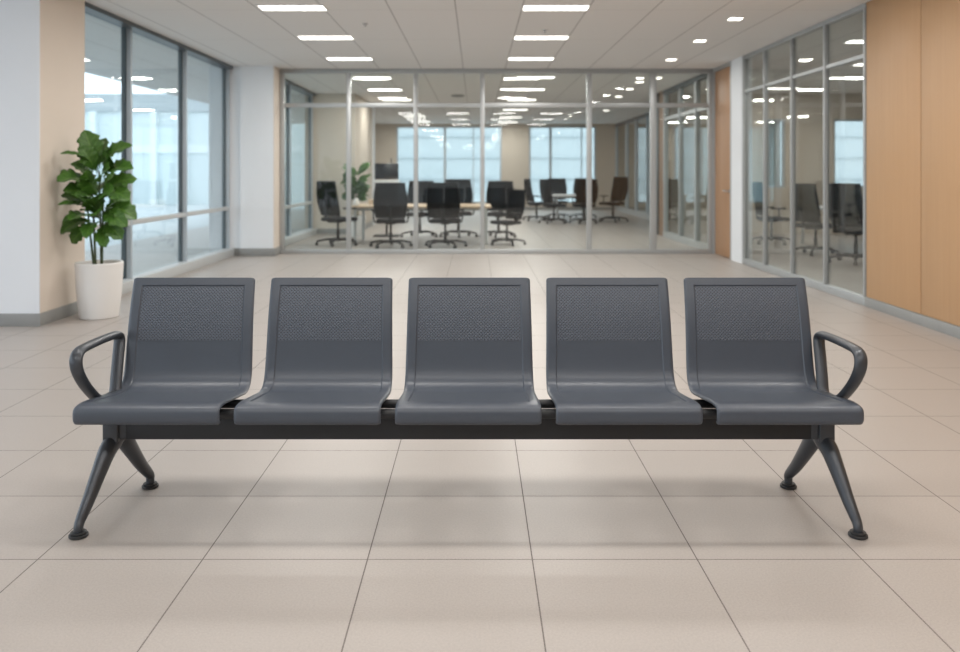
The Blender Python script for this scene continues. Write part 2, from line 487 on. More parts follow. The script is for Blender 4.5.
# stepped out glazed wall at the far right
r = struct_root('wall_far_right_glazed', (5.15, 19.4, 0))
L = YF-19.4
part_box('bottom_rail', (0, 0, 0), (0.1, L, 0.16), M['alu'], r)
part_box('head_rail', (0, 0, H-0.1), (0.1, L, H), M['alu_dark'], r)
ys = [0.05, 2.2, 4.2, 6.1, 7.9, 9.6, L-0.05]
for y in ys:
    part_box('mullion', (0, y-0.05, 0.16), (0.1, y+0.05, H-0.1), M['mullion'], r)
for a, b in zip(ys, ys[1:]):
    part_box('glass_pane', (0.045, a+0.05, 0.16), (0.055, b-0.05, H-0.1), M['wglass'], r)
struct('wall_far_side', MB().box((6.9, 19.4, 0), (7.0, YF, H)), M['white_paint'])

# left side beyond the partition
glazing('window_2', -3.75, [14.66, 16.9, 19.15], 0.72, 0.04)
mb = MB().box((-3.9, 19.2, 0), (-2.75, 22.3, H)); mb.box((-2.9, 22.3, 0), (-2.72, 22.75, H), mi=1)
struct('wall_left_block', mb, [M['beige_wall'], M['white_paint']])
mb = MB().box((-3.7, 19.178, 0), (-2.73, 19.199, 0.12)); mb.box((-2.749, 19.2, 0), (-2.73, 22.29, 0.12))
struct('baseboard_left_block', mb, M['skirting'])
struct('wall_far_left', MB().box((-3.95, 22.3, 0), (-3.8, YF, H)), M['beige_wall'])

# far wall with two broad windows
mb = MB()
for a, b in ((-3.95, -2.95), (0.95, 1.96), (4.45, 6.9)):
    mb.box((a, YF, 0), (b, YF+0.25, H))
for a, b in ((-2.95, 0.95), (1.96, 4.45)):
    mb.box((a, YF, 0), (b, YF+0.25, 0.26)); mb.box((a, YF, 3.1), (b, YF+0.25, H))
struct('wall_far', mb, M['beige_wall'])
mb = MB()
mb.box((-3.79, YF-0.022, 0), (5.14, YF-0.001, 0.12))
struct('baseboard_far', mb, M['skirting'])
for n, (a, b, mul) in enumerate(((-2.95, 0.95, (1.80, 2.85)), (1.96, 4.45, (0.80, 1.95)))):
    r = struct_root('window_%d' % (3+n), (a, YF+0.06, 0.26))
    w, h = b-a, 2.84
    mb = MB().box((0, -.04, 0), (w, .04, .05)); mb.box((0, -.04, h-.06), (w, .04, h))
    mb.box((0, -.04, .05), (.07, .04, h-.06)); mb.box((w-.07, -.04, .05), (w, .04, h-.06))
    mb.build('window_frame', M['mullion'], r)
    xs = [.07]+list(mul)+[w-.07]
    for k, x in enumerate(mul):
        t = 0.05 if (k == 0) else 0.02
        part_box('mullion', (x-t, -.04, .05), (x+t, .04, h-.06), M['mullion'], r)
    part_box('glass_pane', (.07, .005, .05), (w-.07, .012, h-.06), M['wglass'], r)

# outside
struct('ground', MB().box((-70, -30, -0.4), (70, 110, -0.2)), M['ground'], smooth=0)
r = struct_root('canopy_outside', (-8.1, 8.0, 3.72))
part_box('soffit', (0, 0, 0.02), (3.6, 34, 0.2), M['soffit'], r)
part_box('fascia', (-0.1, 0, 0), (0, 34, 0.24), M['facade_grey'], r)
b = thing('office_building', 'pale teal glazed office wing with grey parapet seen outside the left windows', 'building', (-14, 42, -0.2))
part_box('facade', (-16, 0, 0), (9.3, 8, 4.6), M['facade'], b)
part_box('parapet', (-16.1, -0.12, 4.6), (9.4, 8, 5.5), M['facade_grey'], b)
for k in range(17):
    part_box('facade_fin', (-15.6+k*1.5, -0.35, 0), (-15.6+k*1.5+0.28, -0.002, 4.6), M['facade_fin'], b)
part_box('spandrel_band', (-16, -0.1, 2.55), (9.3, -0.001, 2.95), M['facade_fin'], b)
b = thing('tower_block', 'pale blue banded office block filling the view through the far windows', 'building', (1.5, 62, -0.2))
part_box('facade', (-14, 0, 0), (40, 10, 16), M['tower'], b)
for k in range(10):
    part_box('floor_band', (-14, -0.15, 1.1+k*1.55), (40, -0.001, 1.1+k*1.55+0.3), M['tower_band'], b)

# ------------------------------------------------------------------ ceiling fittings
def make_strip():
    t = thing('ceiling_light', '', 'ceiling light')
    w, d = 0.36, 0.145
    mb = MB()
    mb.box((-w, -d, -0.012), (w, -d+0.014, -0.001)); mb.box((-w, d-0.014, -0.012), (w, d, -0.001))
    mb.box((-w, -d+0.014, -0.012), (-w+0.014, d-0.014, -0.001)); mb.box((w-0.014, -d+0.014, -0.012), (w, d-0.014, -0.001))
    mb.build('light_frame', M['trimwhite'], t)
    MB().box((-w+0.014, -d+0.014, -0.009), (w-0.014, d-0.014, -0.001)).build('diffuser', M['lamp'], t, smooth=0)
    return t
strip = make_strip(); first = [True]
ORD = ['first', 'second', 'third', 'fourth', 'fifth', 'sixth', 'seventh']
NEAR = ['nearest', 'middle', 'farthest']
def lamp(x, y, w, d, power):
    l = bpy.data.lights.new('ceiling_lamp', 'AREA'); l.shape = 'RECTANGLE'; l.size = w; l.size_y = d
    l.energy = power; l.color = (1.0, 0.965, 0.92)
    o = bpy.data.objects.new('ceiling_lamp', l); C.objects.link(o); o.location = (x, y, H-0.02)
P_HALL, P_ADDED, P_BACK, P_MEET, P_SPOT = 28, 19, 36, 20, 7
def place_strip(x, y, label, group):
    lamp(x, y, 0.66, 0.30, {'strip lights over the hall': P_HALL, 'strip lights overhead': P_ADDED, 'strip lights in the meeting room': P_MEET}.get(group, P_BACK))
    if first[0]:
        strip.location = (x, y, H); strip['label'] = label; strip['group'] = group; first[0] = False
    else:
        dup(strip, (x, y, H), 0, label, group)
for i, y in enumerate((9.1, 11.12, 13.2)):
    place_strip(-1.98, y, '%s of three strip lights seen over the left of the hall' % NEAR[i], 'strip lights over the hall')
    place_strip(0.86, y, '%s of three strip lights seen over the middle of the hall' % NEAR[i], 'strip lights over the hall')
for i, y in enumerate((15.85, 18.2, 20.7, 26.8, 29.7)):
    place_strip(-1.95, y, '%s strip light behind the glass partition, row over the long table' % ORD[i], 'strip lights behind the glass partition')
for i, y in enumerate((15.8, 18.1, 20.7, 24.0, 27.3, 30.0)):
    place_strip(1.12, y, '%s strip light behind the glass partition, row leading to the far beige pillar' % ORD[i], 'strip lights behind the glass partition')
for i, (x, y) in enumerate(((5.4, 11.45), (6.6, 13.9), (7.0, 15.9), (6.5, 17.9))):
    place_strip(x, y, '%s strip light from the front inside the right meeting room' % ORD[i], 'strip lights in the meeting room')

for i, y in enumerate((6.7, 3.75, 0.8, -2.2)):  # fixtures added out of frame for hall light and the bench's soft shadow
    for x, row in ((-1.98, 'left'), (-0.56, 'inner left'), (0.86, 'middle'), (2.28, 'right')):
        place_strip(x, y, 'added strip light overhead out of view, %s towards the camera in the %s row' % (ORD[i], row), 'strip lights overhead')

def make_spot():
    t = thing('downlight', '', 'ceiling light')
    MB().box((-0.085, -0.085, -0.010), (0.085, 0.085, -0.001), 0.004).build('trim_ring', M['trimwhite'], t)
    MB().box((-0.07, -0.07, -0.013), (0.07, 0.07, -0.0101)).build('diffuser', M['spot'], t, smooth=0)
    return t
sp = make_spot()
for i, y in enumerate((7.95, 6.15, 4.35, 2.55, 0.75)):  # downlights added out of frame to brighten the right side
    lamp(3.0, y, 0.14, 0.14, 5)
    dup(sp, (3.0, y, H), 0, 'added square downlight overhead out of view, %s towards the camera along the oak panels' % ORD[i], 'added downlights overhead')
sx = [(3.0, 9.75, 'first square downlight from the front, above the right side of the hall'),
      (3.03, 11.4, 'second square downlight from the front, above the right side of the hall'),
      (3.08, 13.3, 'third square downlight, nearest the glass partition on the hall side'),
      (3.42, 15.9, 'square downlight just behind the glass partition near the oak door'),
      (3.22, 16.6, 'square downlight behind the partition, second from the glass'),
      (3.28, 18.0, 'square downlight behind the partition, third from the glass'),
      (3.35, 19.8, 'square downlight behind the partition, fourth from the glass'),
      (3.75, 24.3, 'square downlight over the far small table')]
for i, (x, y, lab) in enumerate(sx):
    lamp(x, y, 0.14, 0.14, P_SPOT)
    g = 'downlights along the right side'
    if i == 0:
        sp.location = (x, y, H); sp['label'] = lab; sp['group'] = g
    else:
        dup(sp, (x, y, H), 0, lab, g)
def sprinkler(x, y, lab):
    t = thing('ceiling_sprinkler', lab, 'sprinkler', (x, y, H))
    MB().lathe([(0.035, -0.001), (0.035, -0.006), (0.012, -0.010), (0.010, -0.030), (0.018, -0.032), (0.018, -0.036)], seg=16).build('sprinkler_head', M['chrome'], t)
sprinkler(-1.33, 10.1, 'small ceiling sprinkler beside the left row of strip lights')
sprinkler(0.86, 10.55, 'small ceiling sprinkler between two strip lights of the middle row')
v = thing('ceiling_vent', 'round dark vent on ceiling behind the glass partition', 'ceiling vent', (-0.42, 19.5, H))  # dark ceiling vent, modelled as a shallow round body
MB().lathe([(0.16, -0.001), (0.16, -0.02), (0.12, -0.045), (0.04, -0.05)], seg=24).build('vent_body', M['skirting'], v)

# ------------------------------------------------------------------ the beam bench
BX = -0.030
bench = thing('waiting_bench', 'dark grey five-seat beam bench with armrests at both ends on tiled floor', 'bench', (BX, 3.52, 0))
O = Vector((0, 3.52, 0))

PROF = [(3.300, .424), (3.284, .425), (3.269, .430), (3.260, .442), (3.257, .460), (3.257, .477), (3.261, .490), (3.271, .498), (3.288, .5025), (3.315, .504),
        (3.36, .501), (3.42, .493), (3.48, .485), (3.54, .477), (3.60, .469), (3.635, .4655), (3.665, .466), (3.690, .472), (3.710, .484), (3.724, .502),
        (3.734, .525), (3.742, .56), (3.749, .60), (3.755, .64), (3.763, .69), (3.772, .74), (3.783, .79), (3.796, .84), (3.808, .88), (3.824, .931)]
def resample(pts, step):
    P = [Vector((0, a, b)) for a, b in pts]
    # Catmull-Rom
    out = []
    for i in range(len(P)-1):
        p0 = P[max(0, i-1)]; p1 = P[i]; p2 = P[i+1]; p3 = P[min(len(P)-1, i+2)]
        n = max(1, int((p2-p1).length/step))
        for k in range(n):
            t = k/n
            out.append(0.5*((2*p1)+(-p0+p2)*t+(2*p0-5*p1+4*p2-p3)*t*t+(-p0+3*p1-3*p2+p3)*t**3))
    out.append(P[-1])
    return out
pr = resample(PROF, 0.009)
arc = [0.0]
for a, b in zip(pr, pr[1:]): arc.append(arc[-1]+(b-a).length)
TOT = arc[-1]
def nrm(i):
    t = (pr[min(i+1, len(pr)-1)]-pr[max(i-1, 0)]).normalized()
    return Vector((0, -t.z, t.y))        # towards the sitter (up / forward)
def half_w(z, s):
    w = 0.284-0.009*max(0, min(1, (z-0.47)/0.45))
    r = 0.030                             # rounded lip corners
    if s < r: w -= r-math.sqrt(max(0, r*r-(r-s)**2))
    r2 = 0.012
    e = TOT-s
    if e < r2: w -= r2-math.sqrt(max(0, r2*r2-(r2-e)**2))
    return w
def smooth01(t):
    t = max(0, min(1, t)); return t*t*(3-2*t)
S_IN0 = arc[min(range(len(pr)), key=lambda i: abs(pr[i].y-3.335)+abs(pr[i].z-.503))]
S_IN1 = TOT-0.033
INSET = 0.042
def recess(u_abs, w, s):
    d = min(w-INSET-u_abs, s-S_IN0, S_IN1-s)
    return -0.0042*smooth01(d/0.005)
def shell_mesh():
    bm = bmesh.new()
    TH = 0.015
    # extra profile samples round the recess step
    ss = sorted(set([round(a, 5) for a in arc]+[round(S_IN0+q, 5) for q in (-.002, 0, .0025, .005, .007)]+[round(S_IN1-q, 5) for q in (-.002, 0, .0025, .005, .007)]
                    +[TOT-q for q in (.0004, .0015, .003, .006, .009)]+[.0005, .002, .004, .008, .013, .019, .025]))
    def at(s):
        for i in range(len(arc)-1):
            if s <= arc[i+1]+1e-9:
                t = (s-arc[i])/max(1e-9, arc[i+1]-arc[i])
                return pr[i].lerp(pr[i+1], t), (nrm(i).lerp(nrm(i+1), t)).normalized()
        return pr[-1], nrm(len(pr)-1)
    us = [(-1, 0.0), (-1, .0015), (-1, .004), (-1, .008), (-1, .015), (-1, .028), (-1, INSET-.002), (-1, INSET), (-1, INSET+.0025), (-1, INSET+.005), (-1, INSET+.007), (-1, .075), (-1, .12), (-1, .18)]
    cols = us+[(0, 0)]+[(1, b) for a, b in reversed(us)]
    top, bot = [], []
    for s in ss:
        p, n = at(s); w = half_w(p.z, s)
        rt, rb = [], []
        for sg, ins in cols:
            x = 0 if sg == 0 else sg*(w-ins)
            edge = 0.0 if sg == 0 else -0.006*(1-min(1, ins/0.012))**2      # softened side edge
            off = recess(abs(x), w, s)+edge
            q = p+n*off; rt.append(bm.verts.new(Vector((x, q.y, q.z))-Vector((0, 3.52, 0))))
            q2 = p-n*(TH+edge*0.4); rb.append(bm.verts.new(Vector((x, q2.y, q2.z))-Vector((0, 3.52, 0))))
        top.append(rt); bot.append(rb)
    m = len(cols)
    for i in range(len(ss)-1):
        for k in range(m-1):
            bm.faces.new((top[i][k], top[i][k+1], top[i+1][k+1], top[i+1][k]))
            bm.faces.new((bot[i][k], bot[i+1][k], bot[i+1][k+1], bot[i][k+1]))
        bm.faces.new((top[i][0], top[i+1][0], bot[i+1][0], bot[i][0]))
        bm.faces.new((top[i][-1], bot[i][-1], bot[i+1][-1], top[i+1][-1]))
    for k in range(m-1):
        bm.faces.new((top[0][k], bot[0][k], bot[0][k+1], top[0][k+1]))
        bm.faces.new((top[-1][k], top[-1][k+1], bot[-1][k+1], bot[-1][k]))
    bmesh.ops.recalc_face_normals(bm, faces=bm.faces[:])
    me = bpy.data.meshes.new('seat_shell'); bm.to_mesh(me); bm.free()
    return me
def perf_mesh():
    bm = bmesh.new(); uv = bm.loops.layers.uv.new('UVMap')
    z0, z1 = 0.658, 0.99
    rows = []
    idx = [i for i in range(len(pr)) if pr[i].z >= z0 and arc[i] <= S_IN1-0.0075]
    for i in idx:
        p, n = pr[i], nrm(i)
        w = half_w(p.z, arc[i])-INSET-0.0075
        q = p+n*(-0.0042+0.0012); q0 = p+n*(-0.0042-0.004)
        rows.append([(bm.verts.new(Vector((sx_*w, a.y-3.52, a.z))), (sx_*w, arc[i])) for sx_ in (-1, 1) for a in (q,)] +
                    [(bm.verts.new(Vector((sx_*w, a.y-3.52, a.z))), (sx_*w, arc[i])) for sx_ in (-1, 1) for a in (q0,)])
    def quad(*v):
        f = bm.faces.new([a[0] for a in v])
        for l, a in zip(f.loops, v): l[uv].uv = a[1]
    for A, B in zip(rows, rows[1:]):
        quad(A[0], A[1], B[1], B[0]); quad(A[2], B[2], B[3], A[3]); quad(A[0], B[0], B[2], A[2]); quad(A[1], A[3], B[3], B[1])
    quad(rows[0][0], rows[0][2], rows[0][3], rows[0][1]); quad(rows[-1][0], rows[-1][1], rows[-1][3], rows[-1][2])
    bmesh.ops.recalc_face_normals(bm, faces=bm.faces[:])
    me = bpy.data.meshes.new('perforated_panel'); bm.to_mesh(me); bm.free()
    return me
PITCH = 0.624
shell = link('seat_shell', shell_mesh(), M['seat'], bench, (-2*PITCH, 0, 0), smooth=35)
perf = link('perforated_panel', perf_mesh(), M['perf'], shell, smooth=30)
perf['label'] = 'perforated upper half of the backrest'
# bracket under the seat
mb = MB()
brk = []
for sx_ in (-0.16, 0.16):
    mb = MB().box((sx_-0.02, -0.15, 0.405), (sx_+0.02, 0.10, 0.446), 0.003)
    mb.box((sx_-0.02, -0.15, 0.44), (sx_+0.02, -0.02, 0.466), 0.003)
    brk.append(mb.build('seat_bracket', M['beam'], shell))
for i in range(1, 5):
    c = shell.copy(); C.objects.link(c); c.parent = bench; c.location = ((i-2)*PITCH, 0, 0)
    for ch in [perf]+brk:
        d = ch.copy(); C.objects.link(d); d.parent = c

part_box('beam', (-1.44, -0.055, 0.309), (1.44, 0.03, 0.4145), M['beam'], bench, 0.006)
for yy, zz, rr in ((-0.10, 0.426, 0.017), (0.075, 0.421, 0.019)):
    MB().tube([(-1.52, yy, zz), (1.52, yy, zz)], rr, 16).build('support_rod', M['beam'], bench)

def leg_set(sg):
    hub = MB().box((sg*1.467-0.032, -0.075, 0.300), (sg*1.467+0.032, 0.06, 0.412), 0.008, 3)
    hub.box((sg*1.467-(0.060 if sg > 0 else 0.030), -0.058, 0.312), (sg*1.467+(0.060 if sg < 0 else 0.030), 0.045, 0.408), 0.006)
    hub.build('leg_hub', M['legs'], bench)
    for fy, yy in ((-1, -0.260), (1, 0.250)):
        xf = sg*(1.467-fy*0.04)
        k = -0.25 if fy > 0 else 0.25          # the rear leg is straighter than the front one
        pts = [(sg*1.467, fy*0.005, 0.312), (sg*1.467, fy*(0.035+k*0.018), 0.299), (sg*(1.467-fy*0.0085), fy*(0.068+k*0.040), 0.271), (sg*(1.467-fy*0.018), fy*(0.125+k*0.042), 0.202),
               (sg*(1.467-fy*0.028), fy*(0.185+k*0.028), 0.127), (sg*(1.467-fy*0.035), fy*(0.228+k*0.010), 0.080), (xf, fy*0.248, 0.055), (xf, yy, 0.038), (xf, yy, 0.022)]
        P = [Vector(p) for p in pts]; R = [(.036, .034), (.036, .040), (.034, .040), (.029, .034), (.0245, .028), (.021, .024), (.0190, .020), (.018, .018), (.018, .018)]
        out, rr = [], []
        for i in range(len(P)-1):
            p0 = P[max(0, i-1)]; p1 = P[i]; p2 = P[i+1]; p3 = P[min(len(P)-1, i+2)]
            for k in range(4):
                t = k/4
                out.append(0.5*((2*p1)+(-p0+p2)*t+(2*p0-5*p1+4*p2-p3)*t*t+(-p0+3*p1-3*p2+p3)*t**3))
                rr.append(tuple(R[i][q]*(1-t)+R[i+1][q]*t for q in (0, 1)))
        out.append(P[-1]); rr.append(R[-1])
        l = MB().tube(out, rr, 20, flat=Vector((1, 0, 0))).build('leg', M['legs'], bench, smooth=50)
        MB().lathe([(0.033, 0.0), (0.036, 0.003), (0.036, 0.010), (0.0345, 0.0115), (0.029, 0.0118), (0.030, 0.014), (0.030, 0.019), (0.0285, 0.0205), (0.015, 0.021)],
                   (xf, yy, 0), 28).build('foot_pad', M['rubber'], l)
leg_set(-1); leg_set(1)

def armrest(sg):
    x = sg*(2*PITCH+0.290)
    key = [(3.66, .452), (3.69, .52), (3.722, .595), (3.748, .652), (3.748, .676), (3.728, .691), (3.67, .695), (3.55, .698), (3.43, .697), (3.378, .693), (3.349, .676),
           (3.340, .650), (3.349, .615), (3.384, .565), (3.432, .518), (3.480, .480), (3.51, .466), (3.56, .454), (3.62, .449)]
    P = [Vector((0, a, b)) for a, b in key]; n = len(P); out = []
    for i in range(n):
        p0, p1, p2, p3 = P[i-1], P[i], P[(i+1) % n], P[(i+2) % n]
        for k in range(4):
            t = k/4
            out.append(0.5*((2*p1)+(-p0+p2)*t+(2*p0-5*p1+4*p2-p3)*t*t+(-p0+3*p1-3*p2+p3)*t**3))
    pts = []
    for q in out:
        h = max(0, min(1, (q.z-0.45)/0.26))
        pts.append((x+sg*0.022*h, q.y-3.52, q.z))
    o = MB().tube(pts, [(0.026, 0.0160)]*len(pts), 16, flat=Vector((1, 0, 0)), closed=True).build('armrest', M['legs'], bench, smooth=60)
armrest(-1); armrest(1)

# ------------------------------------------------------------------ plants
def leaf_bm(bm, uv, base, tip, wid, droop, twist, rnd, lobes=5):
    base, tip = Vector(base), Vector(tip)
    ax = tip-base; L = ax.length; ax.normalize()
    side = ax.cross(Vector((0, -0.75, 0.7))).normalized()
    if side.length < .1: side = Vector((1, 0, 0))
    side = (Matrix.Rotation(twist, 3, ax) @ side).normalized()
    nrm_ = side.cross(ax).normalized()
    if nrm_.z < 0: nrm_ = -nrm_
    nu, nv = 18, 8
    ph = rnd.uniform(0, 6)
    rows = []
    for i in range(nu+1):
        t = i/nu
        # narrow stalk then an obovate blade
        b = max(0, (t-0.10)/0.90)
        w = wid*(0.05+0.95*(math.sin(PI*min(1, b**1.30))**0.65 if 0 < b < 1 else 0))*1.12
        w *= 1.32*(1+0.16*math.sin(t*lobes*2*PI+ph))
        arch = droop*L*(math.sin(PI*t*0.9)-0.55*t*t)
        row = []
        for k in range(nv+1):
            s = -1+2*k/nv
            fold = abs(s)*w*0.28+0.10*w*math.sin(t*lobes*2*PI+ph+s*2)*s*s
            p = base+ax*(L*t)+side*(s*w)+nrm_*(arch+fold)
            row.append((bm.verts.new(p), (0.5+s*0.5, t)))
        rows.append(row)
    for A, B in zip(rows, rows[1:]):
        for k in range(nv):
            q = (A[k], A[k+1], B[k+1], B[k])
            f = bm.faces.new([a[0] for a in q])
            for l, a in zip(f.loops, q): l[uv].uv = a[1]

def foliage(leaves, seed, mat, parent):
    rnd = random.Random(seed)
    bm = bmesh.new(); uv = bm.loops.layers.uv.new('UVMap')
    for base, tip, wid, droop, tw in leaves:
        leaf_bm(bm, uv, base, tip, wid, droop, tw, rnd)
    me = bpy.data.meshes.new('foliage'); bm.to_mesh(me); bm.free()
    o = link('foliage', me, mat, parent, smooth=60)
    sol = o.modifiers.new('thickness', 'SOLIDIFY'); sol.thickness = 0.0012
    return o

def pot_parts(t, r0, r1, h, mat):
    MB().lathe([(r0-0.02, 0), (r0-0.004, 0.004), (r0, 0.016), (r0+(r1-r0)*.5+0.006, h*.5), (r1-0.001, h-0.02), (r1, h-0.008), (r1-0.006, h), (r1-0.02, h), (r1-0.026, h-0.01),
                (r1-0.034, h-0.07)], seg=56).build('pot', mat, t, smooth=40)
    MB().lathe([(0.01, h-0.066), (r1-0.06, h-0.035), (r1-0.033, h-0.045), (r1-0.034, h-0.068)], seg=40).build('soil', M['soil'], t)

pl = thing('potted_plant', 'tall broad-leaved green plant in white tapered pot beside the left pier', 'plant', (-3.665, 8.2, 0))
pot_parts(pl, 0.180, 0.222, 0.535, M['pot'])
stems = [((-0.05, 0.0), (-0.14, 0.03), 1.16), ((-0.02, -0.03), (-0.05, -0.04), 1.30), ((0.01, 0.03), (-0.01, 0.02), 1.42), ((0.03, -0.01), (0.05, -0.02), 1.26)]
for (a, b, zt) in stems:
    pts = [(a[0]+(b[0]-a[0])*t, a[1]+(b[1]-a[1])*t, 0.47+(zt-0.47)*t) for t in [k/8 for k in range(9)]]
    MB().tube(pts, [(0.012-0.004*k/8,)*2 for k in range(9)], 8).build('stem', M['stem'], pl)
# base (x, z), tip (x, z), depth of tip, half width, droop, twist
LV = [((-0.01, 1.42), (-0.115, 1.815), -.06, .075, .05, .3), ((0.0, 1.44), (0.04, 1.745), .05, .07, .06, -.3), ((0.01, 1.44), (0.33, 1.675), -.05, .075, .16, -.2),
      ((-0.06, 1.46), (-0.21, 1.590), -.33, .034, .14, .2), ((-0.05, 1.33), (-0.21, 1.49), -.14, .07, .08, .5), ((-0.05, 1.27), (-0.225, 1.335), -.36, .085, .16, .1),
      ((0.03, 1.32), (0.365, 1.455), -.10, .085, .20, -.3), ((0.02, 1.30), (0.19, 1.45), -.22, .085, .10, .1), ((0.04, 1.18), (0.34, 1.15), -.12, .08, .22, -.2),
      ((0.05, 1.06), (0.385, .965), -.06, .075, .20, -.1), ((0.04, 1.03), (0.34, .90), -.18, .06, .2, .2), ((-0.02, 1.07), (-0.29, 1.19), -.16, .06, .10, .2),
      ((-0.06, 1.02), (-0.23, 1.115), -.34, .034, .12, .1), ((-0.06, .97), (-0.22, .95), -.28, .038, .14, .3), ((-0.05, .93), (-0.295, .83), -.17, .07, .2, .1),
      ((-0.06, .90), (-0.235, .725), -.08, .055, .16, -.2), ((0.05, .92), (0.28, .775), -.14, .06, .2, .1), ((0.04, .91), (0.15, .70), -.20, .05, .12, .2),
      ((0.0, 1.16), (-0.02, 1.42), -.26, .075, .05, .2), ((-0.02, 1.02), (-0.10, 1.20), -.30, .07, .08, -.2), ((0.02, .98), (0.06, 1.17), -.30, .075, .08, .1),
      ((0.0, .95), (0.12, 1.02), -.34, .065, .14, .1), ((-0.04, .95), (-0.13, .97), -.34, .065, .14, .1), ((0.0, 1.2), (-0.12, 1.30), .26, .08, .10, .1),
      ((0.02, 1.25), (0.16, 1.33), .28, .08, .10, .1), ((0.02, 1.0), (0.22, 1.08), .24, .075, .12, .1), ((-0.03, 1.0), (-0.18, 1.05), .22, .07, .12, .1),
      ((0.0, .92), (0.02, .80), -.32, .055, .16, .1), ((0.02, 1.38), (0.13, 1.60), -.14, .065, .10, .3), ((-0.02, 1.40), (-0.13, 1.66), -.12, .065, .08, .2),
      ((0.03, 1.12), (0.24, 1.24), -.26, .07, .16, .2), ((-0.03, 1.15), (-0.22, 1.24), -.26, .07, .14, -.1), ((0.02, 1.22), (0.34, 1.35), .06, .06, .14, .1)]
foliage([((bx, 0, bz), (tx, ty, tz), w, dr, tw) for (bx, bz), (tx, tz), ty, w, dr, tw in LV], 4, M['leaf'], pl)

p2 = thing('potted_plant', 'bushy green plant behind the long table, seen through the glass partition', 'plant', (-2.62, 18.45, 0))
pot_parts(p2, 0.17, 0.21, 0.45, M['pot'])
rnd = random.Random(9)
for k in range(3):
    MB().tube([(0.03*(k-1), 0, 0.40), (0.06*(k-1), 0.02, 1.1)], [(.012, .012), (.007, .007)], 6).build('stem', M['stem'], p2)
lv = []
for k in range(70):
    a = rnd.uniform(0, 2*PI); z = rnd.uniform(0.75, 1.35); L = rnd.uniform(.2, .36)
    lv.append(((0.04*math.cos(a), 0.04*math.sin(a), z), (L*math.cos(a), L*math.sin(a)*0.9, z+rnd.uniform(-.05, .3)), rnd.uniform(.035, .06), .15, rnd.uniform(-.3, .3)))
foliage(lv, 5, M['leaf2'], p2)

# ------------------------------------------------------------------ office chairs
def make_office_chair():
    t = thing('office_chair', '', 'chair')
    MB().box((-0.27, -0.21, 0.455), (0.27, 0.27, 0.53), 0.032, 4).build('seat', M['blackfabric'], t)
    def bp(u, v):               # backrest surface, u -1..1, v 0..1
        z = 0.57+0.63*v
        y = -0.215-0.10*v-0.035*math.sin(PI*v*0.9)+0.045*u*u
        x = u*(0.265+0.035*math.sin(PI*min(1, v*1.1)))
        return Vector((x, y, z))
    bm = bmesh.new(); nu, nv = 10, 12; A = []; B = []
    for j in range(nv+1):
        A.append([bm.verts.new(bp(-1+2*i/nu, j/nv)) for i in range(nu+1)])
        B.append([bm.verts.new(bp(-1+2*i/nu, j/nv)+Vector((0, -0.008, 0))) for i in range(nu+1)])
    for j in range(nv):
        for i in range(nu):
            bm.faces.new((A[j][i], A[j][i+1], A[j+1][i+1], A[j+1][i])); bm.faces.new((B[j][i], B[j+1][i], B[j+1][i+1], B[j][i+1]))
        bm.faces.new((A[j][0], A[j+1][0], B[j+1][0], B[j][0])); bm.faces.new((A[j][-1], B[j][-1], B[j+1][-1], A[j+1][-1]))
    for i in range(nu):
        bm.faces.new((A[0][i], B[0][i], B[0][i+1], A[0][i+1])); bm.faces.new((A[-1][i], A[-1][i+1], B[-1][i+1], B[-1][i]))
    bmesh.ops.recalc_face_normals(bm, faces=bm.faces[:])
    me = bpy.data.meshes.new('backrest'); bm.to_mesh(me); bm.free()
    back = link('backrest', me, M['meshfab'], t)
    loop = [bp(-1+2*i/8, 0) for i in range(8)]+[bp(1, j/10) for j in range(10)]+[bp(1-2*i/8, 1) for i in range(8)]+[bp(-1, 1-j/10) for j in range(10)]
    MB().tube(loop, [(0.016, 0.016)]*len(loop), 8, closed=True, up=Vector((0, 1, 0))).build('backrest_frame', M['black'], back)
    pts = [(0, 0.0, 0.445), (0, -0.2, 0.445), (0, -0.285, 0.50), (0, -0.30, 0.62), (0, -0.335, 0.80)]
    MB().tube(pts, [(0.045, 0.015), (0.045, 0.015), (0.04, 0.014), (0.032, 0.012), (0.02, 0.008)], 10, flat=Vector((1, 0, 0))).build('spine', M['black'], t)
    for s in (-1, 1):
        pts = [(s*0.20, 0.02, 0.455), (s*0.31, 0.02, 0.47), (s*0.325, 0.03, 0.55), (s*0.325, 0.03, 0.69)]
        a = MB().tube(pts, [(0.022, 0.014)]*4, 8).build('armrest', M['black'], t)
        MB().box((s*0.325-0.04, -0.12, 0.69), (s*0.325+0.04, 0.16, 0.72), 0.012, 2).build('arm_pad', M['black'], a)
    MB().lathe([(0.03, 0.10), (0.03, 0.28), (0.02, 0.285), (0.02, 0.42), (0.09, 0.43), (0.10, 0.455)], seg=14).build('gas_lift', M['black'], t)
    st = MB().lathe([(0.03, 0.075), (0.05, 0.08), (0.05, 0.125), (0.035, 0.135)], seg=14)
    ends = []
    for k in range(5):
        a = 2*PI*k/5+0.3; c, s = math.cos(a), math.sin(a)
        st.tube([(0.03*c, 0.03*s, 0.11), (0.22*c, 0.22*s, 0.115), (0.40*c, 0.40*s, 0.078)], [(0.036, 0.026), (0.028, 0.021), (0.022, 0.017)], 8)
        ends.append((0.395*c, 0.395*s, a))
    base = st.build('star_base', M['black'], t)
    for x, y, a in ends:
        n = Vector((-math.sin(a), math.cos(a), 0))
        w = MB()
        for q in (-1, 1):
            p = Vector((x, y, 0.030))+n*(0.016*q)
            w.tube([p-n*0.009, p+n*0.009], 0.030, 12)
        w.tube([(x, y, 0.03), (x, y, 0.072)], 0.008, 8)
        w.build('caster', M['rubber'], base)
    return t
OC = make_office_chair(); oc_first = [True]
